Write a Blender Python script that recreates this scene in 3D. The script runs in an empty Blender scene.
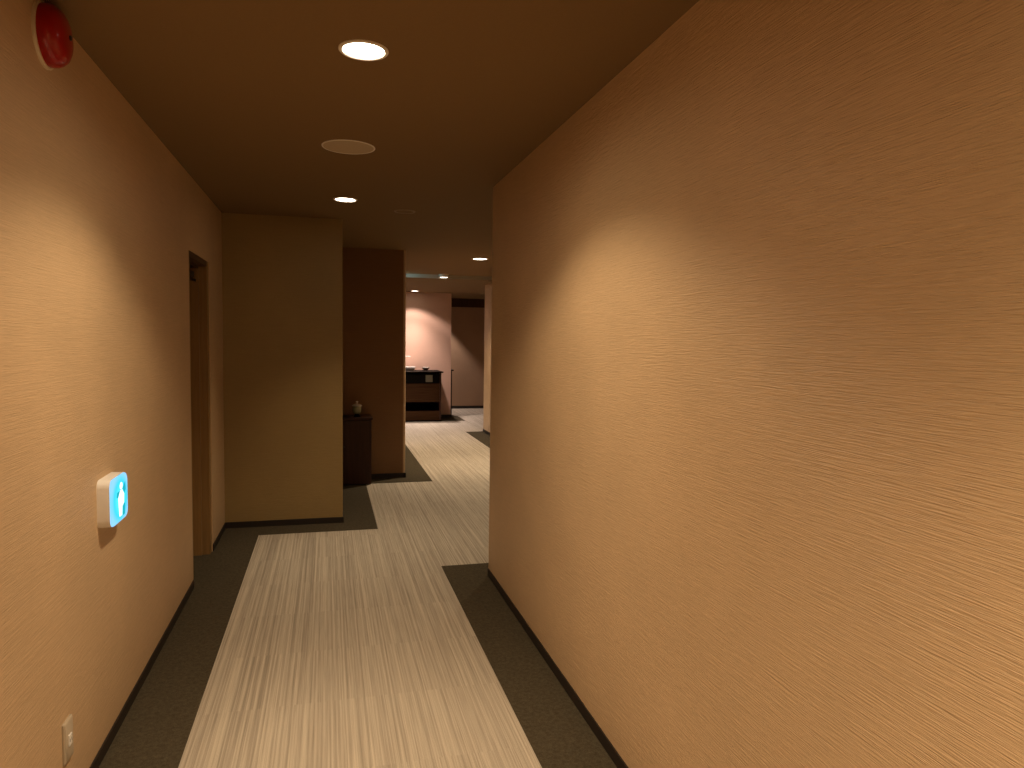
import bpy, bmesh, math, random
from mathutils import Vector, Matrix
random.seed(4)
S = bpy.context.scene
COL = S.collection
PI = math.pi

# ------------------------------------------------------------------ materials
def nodes(name):
    m = bpy.data.materials.new(name); m.use_nodes = True
    nt = m.node_tree; b = nt.nodes['Principled BSDF']
    return m, nt, b
def N(nt, t, **kw):
    n = nt.nodes.new(t)
    for k, v in kw.items():
        if k in n.inputs: n.inputs[k].default_value = v
        else: setattr(n, k, v)
    return n
def world_pos(nt, scale):
    g = nt.nodes.new('ShaderNodeNewGeometry')
    mp = N(nt, 'ShaderNodeMapping'); mp.inputs['Scale'].default_value = scale
    nt.links.new(g.outputs['Position'], mp.inputs['Vector'])
    return mp.outputs['Vector']
def plain(name, col, rough=.5, metal=0., spec=.5, coat=0.):
    m, nt, b = nodes(name)
    b.inputs['Base Color'].default_value = (*col, 1); b.inputs['Roughness'].default_value = rough
    b.inputs['Metallic'].default_value = metal; b.inputs['Specular IOR Level'].default_value = spec
    b.inputs['Coat Weight'].default_value = coat
    # faint surface unevenness keeps every finish procedural
    v = world_pos(nt, (60, 60, 60)); n = N(nt, 'ShaderNodeTexNoise', Scale=1.0, Detail=3.0); nt.links.new(v, n.inputs['Vector'])
    bp = N(nt, 'ShaderNodeBump', Strength=.04, Distance=.002); nt.links.new(n.outputs['Fac'], bp.inputs['Height'])
    nt.links.new(bp.outputs['Normal'], b.inputs['Normal'])
    return m
def glow(name, col, strength):
    m = bpy.data.materials.new(name); m.use_nodes = True; nt = m.node_tree
    nt.nodes.remove(nt.nodes['Principled BSDF'])
    e = N(nt, 'ShaderNodeEmission', Strength=strength); e.inputs['Color'].default_value = (*col, 1)
    nt.links.new(e.outputs[0], nt.nodes['Material Output'].inputs['Surface'])
    return m
def wallpaper(name, col, groove=1.0, var=.09):
    m, nt, b = nodes(name); L = nt.links.new
    b.inputs['Roughness'].default_value = .48; b.inputs['Specular IOR Level'].default_value = .45
    v = world_pos(nt, (7, 7, 320)); n1 = N(nt, 'ShaderNodeTexNoise', Scale=1.0, Detail=2.0, Roughness=.6); L(v, n1.inputs['Vector'])
    v2 = world_pos(nt, (24, 24, 520)); n2 = N(nt, 'ShaderNodeTexNoise', Scale=1.0, Detail=2.0); L(v2, n2.inputs['Vector'])
    v3 = world_pos(nt, (1.6, 1.6, 1.6)); n3 = N(nt, 'ShaderNodeTexNoise', Scale=1.0, Detail=4.0); L(v3, n3.inputs['Vector'])
    ad = N(nt, 'ShaderNodeMath', operation='ADD'); L(n1.outputs['Fac'], ad.inputs[0])
    mu = N(nt, 'ShaderNodeMath', operation='MULTIPLY'); L(n2.outputs['Fac'], mu.inputs[0]); mu.inputs[1].default_value = .6
    L(mu.outputs[0], ad.inputs[1])
    rr = N(nt, 'ShaderNodeMapRange'); rr.inputs['From Min'].default_value = .5; rr.inputs['From Max'].default_value = 1.1
    L(ad.outputs[0], rr.inputs['Value'])
    mx = N(nt, 'ShaderNodeMix', data_type='RGBA'); L(rr.outputs[0], mx.inputs[0])
    mx.inputs[6].default_value = (*[c*(1-var) for c in col], 1); mx.inputs[7].default_value = (*[min(1, c*(1+var)) for c in col], 1)
    # soft mottled tone of the paper itself
    mr = N(nt, 'ShaderNodeMapRange'); mr.inputs['From Min'].default_value = .3; mr.inputs['From Max'].default_value = .7
    mr.inputs['To Min'].default_value = .93; mr.inputs['To Max'].default_value = 1.07; L(n3.outputs['Fac'], mr.inputs['Value'])
    vm = N(nt, 'ShaderNodeVectorMath', operation='SCALE'); L(mx.outputs[2], vm.inputs[0]); L(mr.outputs[0], vm.inputs['Scale'])
    L(vm.outputs[0], b.inputs['Base Color'])
    bp = N(nt, 'ShaderNodeBump', Strength=1.0*groove, Distance=.0028); L(ad.outputs[0], bp.inputs['Height']); L(bp.outputs['Normal'], b.inputs['Normal'])
    return m
def carpet_striped(name):
    m, nt, b = nodes(name); L = nt.links.new
    b.inputs['Roughness'].default_value = .95; b.inputs['Specular IOR Level'].default_value = .1
    g = nt.nodes.new('ShaderNodeNewGeometry'); sp = N(nt, 'ShaderNodeSeparateXYZ'); L(g.outputs['Position'], sp.inputs[0])
    def math_(op, a, bb=None, **k):
        n = N(nt, 'ShaderNodeMath', operation=op)
        if hasattr(a, 'links'): L(a, n.inputs[0])
        else: n.inputs[0].default_value = a
        if bb is not None:
            if hasattr(bb, 'links'): L(bb, n.inputs[1])
            else: n.inputs[1].default_value = bb
        return n.outputs[0]
    tx = math_('FLOOR', math_('DIVIDE', math_('ADD', sp.outputs['X'], 5.505), .5))
    ty = math_('FLOOR', math_('DIVIDE', math_('ADD', math_('ADD', sp.outputs['Y'], 5.06), math_('MULTIPLY', math_('MODULO', tx, 2.0), .0)), .5))
    off = math_('ADD', math_('MULTIPLY', tx, 7.31), math_('MULTIPLY', ty, .22))
    def streak(fx, fy, det):
        c = N(nt, 'ShaderNodeCombineXYZ')
        L(math_('MULTIPLY', sp.outputs['X'], fx), c.inputs[0]); L(math_('MULTIPLY', sp.outputs['Y'], fy), c.inputs[1]); L(off, c.inputs[2])
        n = N(nt, 'ShaderNodeTexNoise', Scale=1.0, Detail=det); L(c.outputs[0], n.inputs['Vector']); return n.outputs['Fac']
    s1 = streak(105, .35, 2.0); s2 = streak(300, 4, 1.0)
    s = math_('ADD', math_('MULTIPLY', s1, .7), math_('MULTIPLY', s2, .3))
    cr = N(nt, 'ShaderNodeValToRGB'); L(s, cr.inputs[0])
    e = cr.color_ramp.elements; e[0].position = .34; e[0].color = (.31, .265, .205, 1); e[1].position = .66; e[1].color = (.57, .50, .385, 1)
    k = e.new(.50); k.color = (.445, .385, .30, 1)
    # pile speckle + tile-to-tile tone
    v = world_pos(nt, (420, 260, 420)); n3 = N(nt, 'ShaderNodeTexNoise', Scale=1.0, Detail=2.0); L(v, n3.inputs['Vector'])
    mr = N(nt, 'ShaderNodeMapRange'); mr.inputs['From Min'].default_value = .25; mr.inputs['From Max'].default_value = .75
    mr.inputs['To Min'].default_value = .8; mr.inputs['To Max'].default_value = 1.2; L(n3.outputs['Fac'], mr.inputs['Value'])
    wn = N(nt, 'ShaderNodeTexWhiteNoise', noise_dimensions='1D'); L(off, wn.inputs['W'])
    tn = N(nt, 'ShaderNodeMapRange'); tn.inputs['To Min'].default_value = .98; tn.inputs['To Max'].default_value = 1.02; L(wn.outputs['Value'], tn.inputs['Value'])
    vm = N(nt, 'ShaderNodeVectorMath', operation='SCALE'); L(cr.outputs[0], vm.inputs[0]); L(math_('MULTIPLY', mr.outputs[0], tn.outputs[0]), vm.inputs['Scale'])
    L(vm.outputs[0], b.inputs['Base Color'])
    bp = N(nt, 'ShaderNodeBump', Strength=.5, Distance=.003); L(math_('ADD', n3.outputs['Fac'], s), bp.inputs['Height']); L(bp.outputs['Normal'], b.inputs['Normal'])
    return m
def carpet_dark(name):
    m, nt, b = nodes(name); L = nt.links.new
    b.inputs['Roughness'].default_value = .95; b.inputs['Specular IOR Level'].default_value = .08
    v = world_pos(nt, (240, 240, 240)); n = N(nt, 'ShaderNodeTexNoise', Scale=1.0, Detail=3.0); L(v, n.inputs['Vector'])
    v2 = world_pos(nt, (60, 60, 60)); n2 = N(nt, 'ShaderNodeTexNoise', Scale=1.0, Detail=3.0); L(v2, n2.inputs['Vector'])
    ad = N(nt, 'ShaderNodeMath', operation='ADD'); L(n.outputs['Fac'], ad.inputs[0]); L(n2.outputs['Fac'], ad.inputs[1])
    cr = N(nt, 'ShaderNodeValToRGB'); L(ad.outputs[0], cr.inputs[0])
    e = cr.color_ramp.elements; e[0].position = .7; e[0].color = (.052, .041, .024, 1); e[1].position = 1.3; e[1].color = (.095, .078, .049, 1)
    cr.color_ramp.elements[0].position = .35; cr.color_ramp.elements[1].position = .7
    mu = N(nt, 'ShaderNodeMath', operation='MULTIPLY'); L(ad.outputs[0], mu.inputs[0]); mu.inputs[1].default_value = .5; L(mu.outputs[0], cr.inputs[0])
    L(cr.outputs[0], b.inputs['Base Color'])
    bp = N(nt, 'ShaderNodeBump', Strength=.5, Distance=.003); L(n.outputs['Fac'], bp.inputs['Height']); L(bp.outputs['Normal'], b.inputs['Normal'])
    return m
def wood(name, c1, c2, rough=.4, scale=(40, 40, 2.0), spec=.3):
    m, nt, b = nodes(name); L = nt.links.new
    b.inputs['Roughness'].default_value = rough; b.inputs['Specular IOR Level'].default_value = spec
    v = world_pos(nt, scale); n = N(nt, 'ShaderNodeTexNoise', Scale=1.0, Detail=4.0, Distortion=.6); L(v, n.inputs['Vector'])
    cr = N(nt, 'ShaderNodeValToRGB'); L(n.outputs['Fac'], cr.inputs[0])
    e = cr.color_ramp.elements; e[0].position = .35; e[0].color = (*c1, 1); e[1].position = .68; e[1].color = (*c2, 1)
    L(cr.outputs[0], b.inputs['Base Color'])
    bp = N(nt, 'ShaderNodeBump', Strength=.08, Distance=.001); L(n.outputs['Fac'], bp.inputs['Height']); L(bp.outputs['Normal'], b.inputs['Normal'])
    return m
def ceiling_mat(name, col):
    m, nt, b = nodes(name); L = nt.links.new
    b.inputs['Roughness'].default_value = .85; b.inputs['Specular IOR Level'].default_value = .2
    v = world_pos(nt, (130, 130, 130)); n = N(nt, 'ShaderNodeTexNoise', Scale=1.0, Detail=3.0); L(v, n.inputs['Vector'])
    mx = N(nt, 'ShaderNodeMix', data_type='RGBA'); L(n.outputs['Fac'], mx.inputs[0])
    mx.inputs[6].default_value = (*[c*.93 for c in col], 1); mx.inputs[7].default_value = (*[c*1.07 for c in col], 1)
    L(mx.outputs[2], b.inputs['Base Color'])
    bp = N(nt, 'ShaderNodeBump', Strength=.25, Distance=.002); L(n.outputs['Fac'], bp.inputs['Height']); L(bp.outputs['Normal'], b.inputs['Normal'])
    return m

M = dict(
    paper=wallpaper('woven_wallpaper', (.58, .405, .232)),
    paper_left=wallpaper('left_wallpaper', (.58, .405, .232), .45),
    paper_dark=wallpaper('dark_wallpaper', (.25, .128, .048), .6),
    paper_olive_shade=wallpaper('olive_shaded_wallpaper', (.33, .225, .085), .7),  # olive tone darkened to carry the shade on the middle wall
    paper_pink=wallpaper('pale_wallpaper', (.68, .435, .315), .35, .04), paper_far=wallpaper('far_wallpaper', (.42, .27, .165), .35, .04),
    ceil=ceiling_mat('ceiling_paper', (.22, .14, .062)),
    carpet=carpet_striped('striped_carpet'), border=carpet_dark('charcoal_carpet'),
    base=plain('baseboard_vinyl', (.020, .013, .009), .5),
    walnut=wood('door_wood', (.25, .145, .05), (.32, .19, .07), .45),
    redwood=wood('red_brown_wood', (.030, .010, .006), (.048, .017, .009), .4),
    brownwood=wood('brown_wood', (.040, .018, .007), (.058, .027, .011), .7, (3, 3, 45), .04),
    black=plain('black_lacquer', (.004, .003, .002), .5, spec=.05),
    white=plain('white_plastic', (.86, .83, .76), .4),
    cream=plain('cream_plastic', (.68, .58, .42), .45),
    trimwhite=plain('white_enamel', (.78, .74, .66), .4),
    grille=plain('beige_grille', (.50, .41, .28), .7),
    steel=plain('brushed_steel', (.55, .53, .5), .3, 1.0),
    darkmetal=plain('dark_metal', (.03, .025, .02), .4, .6),
    china=plain('white_china', (.85, .8, .72), .15, coat=.5),
    bowlbrown=plain('brown_glaze', (.16, .07, .03), .3),
    jar=plain('green_glaze', (.30, .31, .19), .18, coat=.6),
    lid=plain('pale_glaze', (.74, .72, .64), .2, coat=.5),
    card=plain('pale_card', (.13, .115, .07), .6),
    plate=plain('beige_plate', (.46, .38, .27), .4), header=wood('header_wood', (.06, .03, .012), (.085, .042, .018), .5),
    coverrim=plain('cover_rim', (.34, .25, .15), .7), fascia=plain('fascia_light_band', (.42, .40, .34), .6),  # fascia kept pale to carry the light band on the ceiling step
    bulb=glow('lamp_lens', (1, .86, .66), 14.0),
    bulbfar=glow('far_lamp_lens', (1, .90, .74), 9.0),
    hole=plain('socket_hole', (.01, .01, .01), .6),
)
# red dome lens
m, nt, b = nodes('red_lens'); b.inputs['Base Color'].default_value = (.34, .005, .004, 1); b.inputs['Roughness'].default_value = .3; b.inputs['Specular IOR Level'].default_value = .15
b.inputs['Subsurface Weight'].default_value = .15; b.inputs['Subsurface Radius'].default_value = (.02, .004, .004); b.inputs['Coat Weight'].default_value = .6; b.inputs['Coat Roughness'].default_value = .035
M['red'] = m
# backlit sign face: pale blue rim, bright cyan middle (a real lit panel)
m = bpy.data.materials.new('sign_glow'); m.use_nodes = True; nt = m.node_tree; nt.nodes.remove(nt.nodes['Principled BSDF'])
tc = nt.nodes.new('ShaderNodeTexCoord'); mp = N(nt, 'ShaderNodeMapping'); mp.inputs['Location'].default_value = (0, -.5, -.5)
nt.links.new(tc.outputs['Generated'], mp.inputs['Vector'])
mp.inputs['Scale'].default_value = (0, 1, 1)
ln = N(nt, 'ShaderNodeVectorMath', operation='LENGTH'); nt.links.new(mp.outputs[0], ln.inputs[0])
cr = N(nt, 'ShaderNodeValToRGB'); nt.links.new(ln.outputs['Value'], cr.inputs[0])
e = cr.color_ramp.elements; e[0].position = .15; e[0].color = (.10, .80, 1, 1); e[1].position = .56; e[1].color = (.26, .60, 1, 1)
k = e.new(.38); k.color = (.05, .62, .98, 1)
em = N(nt, 'ShaderNodeEmission', Strength=1.0); nt.links.new(cr.outputs[0], em.inputs['Color'])
nt.links.new(em.outputs[0], nt.nodes['Material Output'].inputs['Surface']); M['sign'] = m
M['figure'] = glow('sign_figure_glow', (.80, 1, 1), 1.5)
M['teal'] = glow('sign_teal_glow', (.02, .48, .58), .8)

# ------------------------------------------------------------------ helpers
def box(bm, a, b_, bev=0., seg=2):
    r = bmesh.ops.create_cube(bm, size=1.0)
    vs = r['verts']
    for v in vs:
        v.co = Vector([(a[i]+b_[i])/2 + v.co[i]*(b_[i]-a[i]) for i in range(3)])
    if bev:
        es = list({e for v in vs for e in v.link_edges})
        bmesh.ops.bevel(bm, geom=es, offset=bev, segments=seg, profile=.5, affect='EDGES')
def prism(bm, pts, z0, z1):
    lo = [bm.verts.new((x, y, z0)) for x, y in pts]; hi = [bm.verts.new((x, y, z1)) for x, y in pts]
    bm.faces.new(list(reversed(lo))); bm.faces.new(hi)
    n = len(pts)
    for i in range(n): bm.faces.new((lo[i], lo[(i+1) % n], hi[(i+1) % n], hi[i]))
def lathe(bm, prof, mat=Matrix(), seg=40):
    rings = []
    for r, z in prof:
        if r < 1e-6: rings.append([bm.verts.new(mat @ Vector((0, 0, z)))])
        else: rings.append([bm.verts.new(mat @ Vector((r*math.cos(2*PI*i/seg), r*math.sin(2*PI*i/seg), z))) for i in range(seg)])
    for a, b_ in zip(rings, rings[1:]):
        for i in range(seg):
            j = (i+1) % seg
            if len(a) == 1 and len(b_) == 1: continue
            if len(a) == 1: bm.faces.new((a[0], b_[i], b_[j]))
            elif len(b_) == 1: bm.faces.new((a[i], b_[0], a[j]))
            else: bm.faces.new((a[i], b_[i], b_[j], a[j]))
def tube(bm, pts, r, seg=10):
    pts = [Vector(p) for p in pts]; rings = []
    for i, p in enumerate(pts):
        t = (pts[min(i+1, len(pts)-1)] - pts[max(i-1, 0)]).normalized()
        u = t.orthogonal().normalized() if i == 0 else (u - t*u.dot(t)).normalized()
        w = t.cross(u)
        rings.append([bm.verts.new(p + r*(math.cos(2*PI*k/seg)*u + math.sin(2*PI*k/seg)*w)) for k in range(seg)])
    for a, b_ in zip(rings, rings[1:]):
        for k in range(seg): bm.faces.new((a[k], a[(k+1) % seg], b_[(k+1) % seg], b_[k]))
    bm.faces.new(rings[0]); bm.faces.new(list(reversed(rings[-1])))
def obj(name, bm, mat, parent=None, smooth=False):
    bmesh.ops.recalc_face_normals(bm, faces=bm.faces)
    me = bpy.data.meshes.new(name); bm.to_mesh(me); bm.free()
    me.materials.append(mat)
    o = bpy.data.objects.new(name, me); COL.objects.link(o)
    if smooth:
        for f in me.polygons: f.use_smooth = True
        try: me.set_sharp_from_angle(angle=math.radians(38))
        except Exception: pass
    if parent is not None:
        o.parent = parent; o.matrix_parent_inverse = Matrix.Translation(-parent.location)
    return o
def tag(o, label=None, cat=None, group=None, kind=None):
    if label: o['label'] = label
    if cat: o['category'] = cat
    if group: o['group'] = group
    if kind: o['kind'] = kind
    return o
def thing(name, label, cat, loc, group=None):
    o = bpy.data.objects.new(name, None); COL.objects.link(o); o.location = loc; o.empty_display_size = .1
    return tag(o, label, cat, group)
def struct(name, bm, mat, label, cat, smooth=False):
    return tag(obj(name, bm, mat, None, smooth), label, cat, None, 'structure')
def B(*boxes, bev=0.):
    bm = bmesh.new()
    for a, b_ in boxes: box(bm, a, b_, bev)
    return bm
def P(pts, z0, z1):
    bm = bmesh.new(); prism(bm, pts, z0, z1); return bm
def arc(cx, cy, r, a0, a1, n=6):
    return [(cx + r*math.cos(math.radians(a0+(a1-a0)*i/n)), cy + r*math.sin(math.radians(a0+(a1-a0)*i/n))) for i in range(n+1)]

XL, XR, ZC, ZL = -.775, .99, 2.437, 2.38
YB = -3.0
# ------------------------------------------------------------------ the setting
struct('floor', B(((-2.0, YB-.15, -.12), (4.2, 15.35, 0))), M['carpet'], 'pale striped carpet tile floor running the length of the corridor', 'floor')
bord = [
    ('charcoal carpet border along the left wall and around the first wall corner',
     [(XL, YB), (-.505, YB), (-.505, 5.595), (.383, 5.595), (.383, 7.38), (1.073, 7.38), (1.073, 10.3), (.815, 10.3), (.815, 7.64), (.12, 7.64), (.12, 5.84), (XL, 5.84), (XL, 5.22), (-.925, 5.22), (-.925, 4.485), (XL, 4.485)]),
    ('charcoal carpet border at the foot of the long right wall', [(.728, YB), (XR, YB), (XR, 4.33), (2.18, 4.33), (2.18, 4.57), (.728, 4.57)]),
    ('charcoal carpet border beside the far right pier', [(2.18, 4.33), (2.463, 4.33), (2.463, 11.28), (2.18, 11.28)]),
    ('charcoal carpet border around the foot of the far pale wall', [(1.2, 12.85), (2.47, 12.85), (2.47, 13.64), (2.305, 13.64), (2.305, 13.5), (1.2, 13.5)]),
]
for i, (lab, pts) in enumerate(bord):
    bm = bmesh.new(); prism(bm, pts, 0.0, .003)
    struct('trim_%d' % (i+1), bm, M['border'], lab, 'carpet border')

struct('ceiling', B(((-2.0, YB-.15, ZC), (4.2, 10.36, ZC+.12)), ((-2.0, 10.35, ZL), (4.2, 15.35, ZC+.12))), M['ceil'], 'brown papered ceiling, slightly lower at the far end', 'ceiling')

bm = B(((XL-.15, YB, 0), (XL, 4.48, ZC)), ((XL-.15, 4.48, 2.0), (XL, 5.225, ZC)), ((XL-.15, 5.225, 0), (XL, 5.86, ZC)))
struct('wall_left', bm, M['paper_left'], 'left corridor wall in woven tan wallpaper with a doorway', 'wall')
bm = P([(XR, YB)] + [(x, y) for x, y in arc(XR+.012, 4.33-.012, .012, 180, 90)] + [(2.56, 4.33), (2.56, 4.18), (1.14, 4.18), (1.14, YB)], 0, ZC)
struct('wall_right', bm, M['paper'], 'long right wall in grooved tan wallpaper', 'wall')
bm = P([(XL-.15, 5.84)] + arc(.12-.012, 5.84+.012, .012, -90, 0) + [(.12, 7.66), (-.03, 7.66), (-.03, 5.99), (XL-.15, 5.99)], 0, ZC)
struct('wall_middle', bm, M['paper_olive_shade'], 'shadowed wall facing the camera, right of the doorway', 'wall')
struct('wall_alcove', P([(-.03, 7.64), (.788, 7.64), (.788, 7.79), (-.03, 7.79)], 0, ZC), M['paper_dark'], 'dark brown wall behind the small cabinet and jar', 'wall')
bm = P([(.788, 7.64)] + arc(.815-.022, 7.64+.022, .022, -90, 0, 8) + [(.815, 10.3), (-1.9, 10.3), (-1.9, 10.18), (.65, 10.18), (.65, 7.79), (.788, 7.79)], 0, ZC)
struct('wall_alcove_return', bm, M['paper'], 'lighter wall edge turning away at the end of the dark alcove wall', 'wall', True)
struct('wall_counter', B(((-1.9, 13.5, 0), (2.305, 13.62, ZL))), M['paper_pink'], 'pinkish spotlit wall behind the far counter', 'wall')
struct('wall_far', B(((-1.9, 15.15, 0), (4.1, 15.27, ZL))), M['paper_far'], 'dim farthest wall at the end of the corridor', 'wall')
struct('wall_pier', P([(2.463, 4.33), (2.56, 4.33), (2.56, 11.13), (4.1, 11.13), (4.1, 11.25), (2.463, 11.25)], 0, ZC), M['paper'], 'narrow tan pier just past the end of the right wall', 'wall')
struct('wall_far_left', B(((-2.0, 10.18, 0), (-1.9, 15.27, ZC))), M['paper'], 'wall closing the far left room', 'wall')
struct('wall_far_right', B(((4.1, 11.13, 0), (4.2, 15.27, ZC))), M['paper'], 'wall closing the far right room', 'wall')
struct('wall_behind', B(((XL-.15, YB-.12, 0), (1.14, YB, ZC))), M['paper'], 'wall behind the camera', 'wall')

# baseboards
h, t = .05, .006
struct('baseboard_left', B(((XL, YB, .003), (XL+t, 4.48, h)), ((XL, 5.225, .003), (XL+t, 5.84, h))), M['base'], 'dark baseboard along the left wall', 'baseboard')
struct('baseboard_right', P([(XR-t, YB), (XR, YB), (XR, 4.318), (XR-t, 4.318)], .003, h+.002), M['base'], 'dark baseboard along the right wall', 'baseboard')
struct('baseboard_middle', B(((XL+t, 5.84-t, .003), (.125, 5.84, h)), ((.12, 5.84-t, .003), (.12+t, 7.64, h))), M['base'], 'dark baseboard under the middle wall', 'baseboard')
struct('baseboard_alcove', B(((.12+t, 7.64-t, .003), (.815, 7.64, h+.003)), ((.80, 7.64-t, .003), (.815+t, 10.3, h+.003))), M['base'], 'dark baseboard behind the small cabinet', 'baseboard')
struct('baseboard_counter', B(((-1.9, 13.5-t, 0.003), (2.305, 13.5, h)), ((2.305, 13.5-t, 0.003), (2.305+t, 13.62, h))), M['base'], 'dark baseboard beside the far counter', 'baseboard')
struct('baseboard_far', B(((-1.9, 15.15-t, 0), (4.1, 15.15, h+.01))), M['base'], 'dark baseboard under the farthest wall', 'baseboard')
struct('baseboard_pier', B(((2.463-t, 4.33, .003), (2.463, 11.25, h)), ((2.463-t, 11.25, 0), (4.1, 11.25+t, h))), M['base'], 'dark baseboard at the far right pier', 'baseboard')
# header band on the farthest wall
bm = B(((-1.9, 15.12, 2.235), (4.1, 15.15, ZL)), ((-1.9, 15.105, 2.195), (4.1, 15.15, 2.235)))
struct('trim_6', B(((-2.0, 10.338, ZL+.004), (4.2, 10.35, ZC))), M['fascia'], 'added pale strip standing in for the light on the step in the far ceiling', 'trim')  # added strip, its pale colour helps the cool light show on the step
struct('trim_5', bm, M['header'], 'dark wooden header band atop the farthest wall', 'trim')

# doorway in the left wall
bm = bmesh.new()
box(bm, (-.925, 4.56, .006), (-.892, 5.15, 1.94), .003)
d = tag(obj('door_1', bm, M['walnut']), 'brown door set back in the left wall opening', 'door', None, 'structure')
fx0, fx1 = -.935, XL
for y0_, y1_, ys0, ys1 in ((4.48, 4.535, 4.535, 4.55), (5.155, 5.225, 5.14, 5.155)):
    obj('door_jamb', B(((fx0, y0_, .003), (fx1-.006, y1_, 2.0)), ((-.892, ys0, .003), (-.832, ys1, 1.965))), M['walnut'], d)
obj('door_head', B(((fx0, 4.535, 1.965), (fx1-.006, 5.155, 2.0)), ((-.892, 4.55, 1.95), (-.832, 5.14, 1.965))), M['header'], d)
bm = bmesh.new(); box(bm, (-.892, 4.86, 1.885), (-.850, 5.11, 1.925), .006)
dc = obj('door_closer', bm, M['darkmetal'], d, True)
bm = bmesh.new(); tube(bm, [(-.868, 5.0, 1.885), (-.868, 5.0, 1.872), (-.85, 5.13, 1.870)], .008)
obj('closer_arm', bm, M['darkmetal'], dc, True)
bm = bmesh.new(); tube(bm, [(-.892, 4.63, 1.0), (-.85, 4.63, 1.0), (-.845, 4.64, 1.0), (-.845, 4.74, 1.0)], .009)
obj('door_handle', bm, M['steel'], d, True)

# ------------------------------------------------------------------ ceiling fittings
def downlight(name, label, x, y, z, r, lens, group='recessed ceiling downlights', drop=.0):
    t = thing(name, label, 'ceiling light', (x, y, z), group)
    T = Matrix.Translation((x, y, z-drop)) @ Matrix.Rotation(PI, 4, 'X')
    ro = r*1.22
    bm = bmesh.new()
    lathe(bm, [(ro, -drop), (ro, .003), (ro-.003, .006), (r*1.06, .006), (r*1.0, .002), (r*.99, .0), (r*.99, -drop)], T, 48)
    obj('trim_ring', bm, M['trimwhite'], t, True)
    bm = bmesh.new(); lathe(bm, [(r*.99, -drop), (r*.99, .001), (r*.7, .0025), (0, .003)], T, 48)
    obj('lens', bm, lens, t, True)
    return t
downlight('downlight', 'bright round downlight nearest the camera, in front of the ceiling speaker', .117, 2.42, ZC, .066, M['bulb'])
downlight('downlight', 'second round downlight, just beyond the round ceiling speaker', .121, 5.0, ZC, .066, M['bulb'])
downlight('downlight', 'small lit downlight beside the far end of the right wall', 1.718, 8.126, ZC, .08, M['bulbfar'])
downlight('downlight', 'tiny lit spot at the step in the far ceiling', 1.637, 10.26, ZC, .06, M['bulbfar'], drop=.04)
downlight('downlight', 'farthest thin downlight above the pinkish wall and counter', 1.559, 13.13, ZL, .07, M['bulbfar'])

# ceiling speaker
t = thing('ceiling_speaker', 'round pale ceiling speaker between the two nearest downlights', 'ceiling speaker', (.104, 3.64, ZC))
T = Matrix.Translation((.104, 3.64, ZC)) @ Matrix.Rotation(PI, 4, 'X')
bm = bmesh.new(); lathe(bm, [(.129, 0), (.129, .002), (.127, .0035), (.122, .0035), (.121, .002), (.121, 0)], T, 64); obj('rim', bm, M['trimwhite'], t, True)
bm = bmesh.new(); lathe(bm, [(.121, 0), (.121, .002), (.06, .003), (0, .0035)], T, 64); obj('grille', bm, M['grille'], t, True)
# faint round ceiling cover
t = thing('ceiling_cover', 'faint round cover plate flush on the ceiling, ahead of the second downlight', 'ceiling plate', (.555, 5.32, ZC))
T = Matrix.Translation((.555, 5.32, ZC)) @ Matrix.Rotation(PI, 4, 'X')
bm = bmesh.new(); lathe(bm, [(.078, 0), (.078, .003), (.074, .006), (.066, .006), (.064, .003), (.064, 0)], T, 48); obj('rim', bm, M['coverrim'], t, True)
bm = bmesh.new(); lathe(bm, [(.064, 0), (.064, .003), (0, .005)], T, 48); obj('cover', bm, M['ceil'], t, True)

# ------------------------------------------------------------------ left wall fittings
# red alarm lamp
ay, az = 2.336, 2.344
t = thing('alarm_lamp', 'red domed fire alarm lamp high on the left wall', 'alarm lamp', (XL, ay, az))
T = Matrix.Translation((XL, ay, az)) @ Matrix.Rotation(PI/2, 4, 'Y')
bm = bmesh.new(); lathe(bm, [(.091, 0), (.091, .005), (.089, .008), (.085, .009), (0, .009)], T, 64); obj('mounting_ring', bm, M['cream'], t, True)
prof = [(.0845, .009), (.085, .016), (.084, .027), (.079, .039), (.070, .050), (.056, .058), (.038, .063), (.020, .0655), (0, .066)]
bm = bmesh.new(); lathe(bm, prof, T, 64); obj('red_dome', bm, M['red'], t, True)
bm = bmesh.new(); lathe(bm, [(.007, .064), (.007, .069), (.004, .071), (0, .071)], Matrix.Translation((XL, ay, az)) @ Matrix.Rotation(PI/2, 4, 'Y'), 16); obj('cap_screw', bm, M['darkmetal'], t, True)

# lit pictogram box
y0, y1, z0, z1, dp = 2.712, 2.918, .821, .992, .048
t = thing('lit_sign', 'small white box sign with a glowing blue face on the left wall', 'lit sign', (XL, (y0+y1)/2, z0))
def rrect(y0, y1, z0, z1, r, n=5):
    out = []
    for cy, cz, a in ((y1-r, z1-r, 0), (y0+r, z1-r, 90), (y0+r, z0+r, 180), (y1-r, z0+r, 270)):
        for i in range(n+1):
            q = math.radians(a + 90*i/n); out.append((cy + r*math.cos(q), cz + r*math.sin(q)))
    return out
def loft(bm, loops, cap0=True, cap1=True):
    rs = [[bm.verts.new((x, y, z)) for y, z in L] for x, L in loops]
    for a, b_ in zip(rs, rs[1:]):
        n = len(a)
        for i in range(n): bm.faces.new((a[i], a[(i+1) % n], b_[(i+1) % n], b_[i]))
    if cap0: bm.faces.new(rs[0])
    if cap1: bm.faces.new(rs[-1])
bm = bmesh.new(); loft(bm, [(XL, rrect(y0, y1, z0, z1, .028)), (XL+dp-.008, rrect(y0+.001, y1-.001, z0+.001, z1-.001, .028))]); obj('housing', bm, M['white'], t, True)
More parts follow.
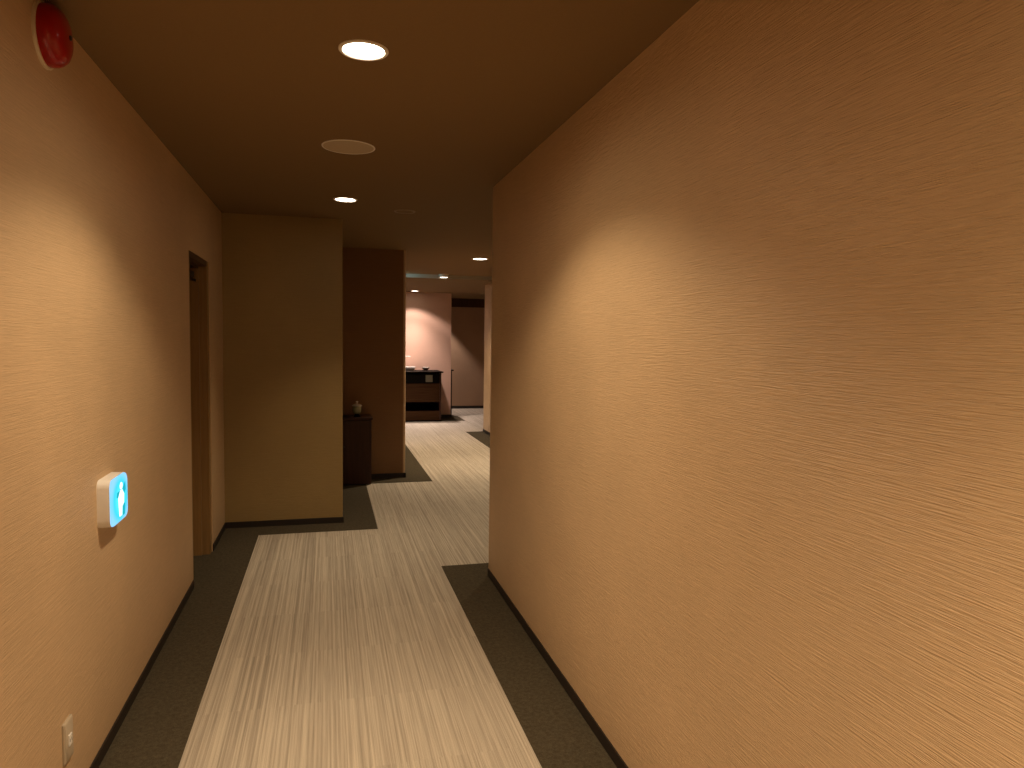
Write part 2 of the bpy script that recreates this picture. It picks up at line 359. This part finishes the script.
bm = bmesh.new(); loft(bm, [(XL+dp-.008, rrect(y0+.002, y1-.002, z0+.002, z1-.002, .028)), (XL+dp-.003, rrect(y0+.003, y1-.003, z0+.003, z1-.003, .028)), (XL+dp, rrect(y0+.008, y1-.008, z0+.008, z1-.008, .026))]); obj('lit_face', bm, M['sign'], t, True)
fxp = XL+dp; cy = (y0+y1)/2 + .01; cz = (z0+z1)/2
def flat(bm, pts, x0, x1):
    a = [bm.verts.new((x0, y, z)) for y, z in pts]; b_ = [bm.verts.new((x1, y, z)) for y, z in pts]
    bm.faces.new(a); bm.faces.new(b_)
    for i in range(len(pts)): j = (i+1) % len(pts); bm.faces.new((a[i], a[j], b_[j], b_[i]))
bm = bmesh.new()
flat(bm, [(cy + .016*math.cos(q*PI/8), cz+.046 + .013*math.sin(q*PI/8)) for q in range(16)], fxp-.001, fxp+.0012)
flat(bm, [(cy-.012, cz+.03), (cy+.012, cz+.03), (cy+.034, cz+.010), (cy+.030, cz-.022), (cy+.008, cz-.030), (cy+.004, cz-.062), (cy-.026, cz-.062), (cy-.034, cz-.02), (cy-.036, cz+.006)], fxp-.001, fxp+.0012)
o = obj('pictogram', bm, M['figure'], t); o['label'] = 'glowing white figure on the blue face'
for q in ([(cy+.018, cz+.034), (cy+.052, cz+.052), (cy+.056, cz+.022), (cy+.036, cz+.014)], [(cy-.016, cz+.030), (cy-.052, cz+.030), (cy-.058, cz+.012), (cy-.040, cz+.010)],
          [(cy+.012, cz-.032), (cy+.044, cz-.024), (cy+.040, cz-.066), (cy+.012, cz-.066)]):
    bm = bmesh.new(); flat(bm, q, fxp-.001, fxp+.0014)
    o = obj('pictogram_mark', bm, M['teal'], t); o['label'] = 'teal mark beside the white figure'

# wall outlet low on left wall
oy0, oy1, oz0, oz1 = 2.333, 2.405, .198, .325
t = thing('wall_outlet', 'cream wall outlet plate low on the left wall', 'wall outlet', (XL, (oy0+oy1)/2, oz0))
bm = bmesh.new(); loft(bm, [(XL, rrect(oy0, oy1, oz0, oz1, .004)), (XL+.005, rrect(oy0, oy1, oz0, oz1, .004)), (XL+.009, rrect(oy0+.004, oy1-.004, oz0+.004, oz1-.004, .004))]); obj('cover_plate', bm, M['plate'], t, True)
oc = (oy0+oy1)/2
so = obj('socket', B(((XL+.008, oc-.011, .244), (XL+.0125, oc+.013, .278)), bev=.001), M['white'], t)
for s_ in (-.005, .007):
    sl = obj('socket_slot', B(((XL+.0095, oc+s_-.001, .256), (XL+.0128, oc+s_+.001, .266))), M['hole'], so)

# ------------------------------------------------------------------ alcove cabinet and jar
t = thing('cabinet', 'dark red-brown wooden cabinet standing in the shaded alcove', 'cabinet', (.28, 7.46, 0))
cx0, cx1, cyf, cyb = .132, .437, 7.315, 7.63
obj('body', B(((cx0, cyf+.018, .04), (cx1, cyb, .672)), bev=.002), M['redwood'], t)
obj('plinth', B(((cx0+.004, cyf+.03, .003), (cx1-.004, cyb, .04))), M['black'], t)
obj('top', B(((cx0-.004, cyf-.012, .672), (cx1+.010, cyb, .692)), bev=.003), M['redwood'], t)
dr = obj('door', B(((cx0+.003, cyf, .012), (cx1-.003, cyf+.018, .665)), bev=.002), M['redwood'], t)
bm = bmesh.new(); lathe(bm, [(.008, 0), (.006, .008), (.010, .016), (.008, .022), (0, .023)], Matrix.Translation((cx0+.03, cyf, .40)) @ Matrix.Rotation(PI/2, 4, 'X'), 20); obj('knob', bm, M['darkmetal'], dr, True)

jx, jy, jz = .296, 7.44, .692
t = thing('lidded_jar', 'small greenish lidded jar on the alcove cabinet', 'jar', (jx, jy, jz))
T = Matrix.Translation((jx, jy, jz))
bm = bmesh.new(); lathe(bm, [(0, 0), (.034, 0), (.036, .006), (.024, .014), (.022, .022), (.030, .030), (0, .030)], T, 32); obj('foot', bm, M['black'], t, True)
bm = bmesh.new(); lathe(bm, [(0, .030), (.030, .030), (.040, .042), (.045, .062), (.046, .088), (.043, .106), (.038, .112), (0, .112)], T, 32); obj('body', bm, M['jar'], t, True)
bm = bmesh.new(); lathe(bm, [(.052, .110), (.053, .114), (.044, .124), (.024, .132), (.010, .136), (0, .136)], T, 32); obj('lid', bm, M['lid'], t, True)
bm = bmesh.new(); lathe(bm, [(.006, .134), (.006, .140), (.012, .146), (.014, .153), (.010, .160), (0, .162)], T, 24); obj('knob', bm, M['china'], t, True)

# ------------------------------------------------------------------ far counter
t = thing('counter_cabinet', 'long dark counter cabinet against the pinkish far wall', 'counter', (1.5, 13.1, 0))
kx0, kx1, kyf, kyb = .7, 2.012, 12.80, 13.49
obj('countertop', B(((kx0-.03, kyf-.03, .888), (kx1+.032, kyb, .912)), bev=.003), M['black'], t)
obj('side_panel', B(((kx1-.03, kyf, .003), (kx1, kyb, .888)), bev=.002), M['redwood'], t)
obj('side_panel', B(((kx0, kyf, .003), (kx0+.03, kyb, .888)), bev=.002), M['redwood'], t)
obj('back_panel', B(((kx0+.03, kyb-.02, .02), (kx1-.03, kyb, .888))), M['black'], t)
obj('shelf', B(((kx0+.03, kyf+.02, .68), (kx1-.03, kyb-.02, .70))), M['black'], t)
obj('shelf', B(((kx0+.03, kyf+.03, .34), (kx1-.03, kyb-.02, .36))), M['black'], t)
obj('front_panel', B(((kx0+.03, kyf+.008, .36), (kx1-.03, kyf+.026, .695)), bev=.002), M['brownwood'], t)
obj('lower_panel', B(((kx0+.03, kyf+.008, .025), (kx1-.03, kyf+.026, .195)), bev=.002), M['brownwood'], t)
obj('plinth', B(((kx0+.03, kyf-.002, .003), (kx1+.002, kyf+.05, .025))), M['black'], t)
obj('fascia', B(((kx0+.03, kyf+.10, .70), (kx1-.03, kyf+.115, .888))), M['black'], t)
tag(obj('notice_card', B(((1.725, kyf-.002, .722), (1.85, kyf+.001, .85))), M['card']), 'small pale square card on the dark front of the far counter', 'card')
# fix the card to a rail so that it hangs on something solid
obj('rail', B(((kx0+.03, kyf+.001, .70), (kx1-.03, kyf+.018, .862)), bev=.001), M['black'], t)

t = thing('tray_box', 'low white box with pale lid on the far counter, left of the bowl', 'box', (1.45, 13.28, .912))
obj('body', B(((1.31, 13.20, .912), (1.568, 13.36, .950)), bev=.004), M['lid'], t)
obj('lid', B(((1.295, 13.185, .950), (1.585, 13.375, .984)), bev=.006), M['china'], t)
t = thing('bowl', 'small white bowl with brown foot on the far counter', 'bowl', (1.786, 13.26, .912))
T = Matrix.Translation((1.786, 13.26, .912))
bm = bmesh.new(); lathe(bm, [(0, 0), (.034, 0), (.036, .010), (.046, .022), (0, .022)], T, 32); obj('foot', bm, M['bowlbrown'], t, True)
bm = bmesh.new(); lathe(bm, [(0, .022), (.046, .022), (.060, .030), (.066, .042), (.067, .060), (.063, .060), (.058, .040), (.03, .032), (0, .031)], T, 32); obj('bowl_body', bm, M['china'], t, True)
t = thing('arched_spout', 'slender white arched spout rising above the far counter', 'spout', (1.405, 13.42, .912))
bm = bmesh.new()
pts = [(1.405, 13.42, .93), (1.405, 13.42, 1.13)] + [(1.405+.05-.05*math.cos(q*PI/10), 13.42, 1.13+.04*math.sin(q*PI/10)) for q in range(1, 6)] + [(1.50, 13.42, 1.168), (1.515, 13.42, 1.160)]
tube(bm, pts, .010); obj('spout', bm, M['china'], t, True)
bm = bmesh.new(); lathe(bm, [(0, 0), (.026, 0), (.026, .006), (.014, .014), (.012, .03), (0, .03)], Matrix.Translation((1.405, 13.42, .912)), 24); obj('base', bm, M['china'], t, True)

# dark console behind the end of the pinkish wall
t = thing('console', 'dark wooden console peeking out past the end of the pinkish wall', 'console', (2.1, 13.85, 0))
obj('top', B(((1.7, 13.63, .885), (2.385, 14.02, .912)), bev=.003), M['redwood'], t)
obj('side_panel', B(((2.32, 13.64, .003), (2.352, 14.0, .885)), bev=.002), M['redwood'], t)
obj('side_panel', B(((1.72, 13.64, .003), (1.752, 14.0, .885)), bev=.002), M['redwood'], t)
obj('shelf', B(((1.752, 13.65, .42), (2.32, 13.99, .445))), M['redwood'], t)

# ------------------------------------------------------------------ lights
def spot(name, x, y, z, power, half, blend, col, size=.05, target=None):
    l = bpy.data.lights.new(name, 'SPOT'); l.energy = power; l.color = col; l.spot_size = math.radians(2*half); l.spot_blend = blend; l.shadow_soft_size = size
    o = bpy.data.objects.new(name, l); COL.objects.link(o); o.location = (x, y, z)
    if target is not None:
        o.rotation_euler = (Vector(target)-Vector((x, y, z))).to_track_quat('-Z', 'Y').to_euler()
    return o
WARM = (1, .78, .53)
WARM2 = (1, .81, .58)
WHITE = (1, .82, .76)
zl = ZC-.012
spot('lamp_corridor', .117, 2.42, zl, 64, 64, .42, WARM)
spot('lamp_corridor', .117, 2.42, zl, 50, 50, 1.0, WARM)
spot('lamp_corridor', .117, 2.42, zl, 12, 86, .6, WARM)
spot('lamp_corridor', .117, -.2, zl, 85, 64, .6, WARM)
spot('lamp_corridor', .117, -.2, zl, 130, 58, 1.0, WARM)
spot('lamp_corridor', .117, -.2, zl, 34, 86, .6, WARM)
spot('lamp_corridor', .121, 5.04, zl, 58, 40, 1.0, WARM)
spot('lamp_hall', 1.72, 8.15, zl, 160, 60, .8, WARM2)
spot('lamp_hall', 1.72, 5.6, zl, 40, 60, .8, WARM2)
spot('lamp_hall', 1.637, 10.26, ZC-.055, 90, 60, .8, WARM2)
spot('lamp_counter', 1.559, 13.06, ZL-.012, 46, 60, .35, WHITE)
spot('lamp_counter', 1.559, 13.06, ZL-.012, 170, 44, 1.0, WHITE)
spot('lamp_counter', .95, 11.7, ZL-.012, 130, 50, .7, WHITE)  # added unseen lamp, brightens the counter front and the floor before it
spot('lamp_far', 2.1, 14.75, ZL-.012, 110, 43, .35, WHITE)
spot('cool_fill', .95, 10.05, 2.40, 1.6, 40, .6, (.55, .95, 1), .02, (1.5, 10.35, 2.41))  # added unseen fill, throws a bluish band on the ceiling step

w = bpy.data.worlds.new('world'); S.world = w; w.use_nodes = True
w.node_tree.nodes['Background'].inputs['Color'].default_value = (.02, .015, .01, 1); w.node_tree.nodes['Background'].inputs['Strength'].default_value = 0

# ------------------------------------------------------------------ camera
F, YAW, PITCH, ROLL = 708.95, .255405, .06171, .013696
cam = bpy.data.cameras.new('camera'); co = bpy.data.objects.new('camera', cam); COL.objects.link(co)
cam.sensor_fit = 'HORIZONTAL'; cam.sensor_width = 36.0; cam.lens = F/1024*36.0; cam.clip_start = .01
cy_, sy_, cp_, sp_ = math.cos(YAW), math.sin(YAW), math.cos(PITCH), math.sin(PITCH)
f = Vector((sy_*cp_, cy_*cp_, -sp_)); r = Vector((cy_, -sy_, 0)); u = r.cross(f)
c, s = math.cos(ROLL), math.sin(ROLL)
r2 = c*r + s*u; u2 = -s*r + c*u
mw = Matrix((( r2.x, u2.x, -f.x, 0), (r2.y, u2.y, -f.y, 0), (r2.z, u2.z, -f.z, 1.5), (0, 0, 0, 1)))
co.matrix_world = mw
S.camera = co
S.view_settings.view_transform = 'Standard'; S.view_settings.look = 'None'; S.view_settings.gamma = 1.0
S.view_settings.use_curve_mapping = False; S.view_settings.exposure = 0.36
S.cycles.max_bounces = 10; S.cycles.diffuse_bounces = 6
S.cycles.use_denoising = True
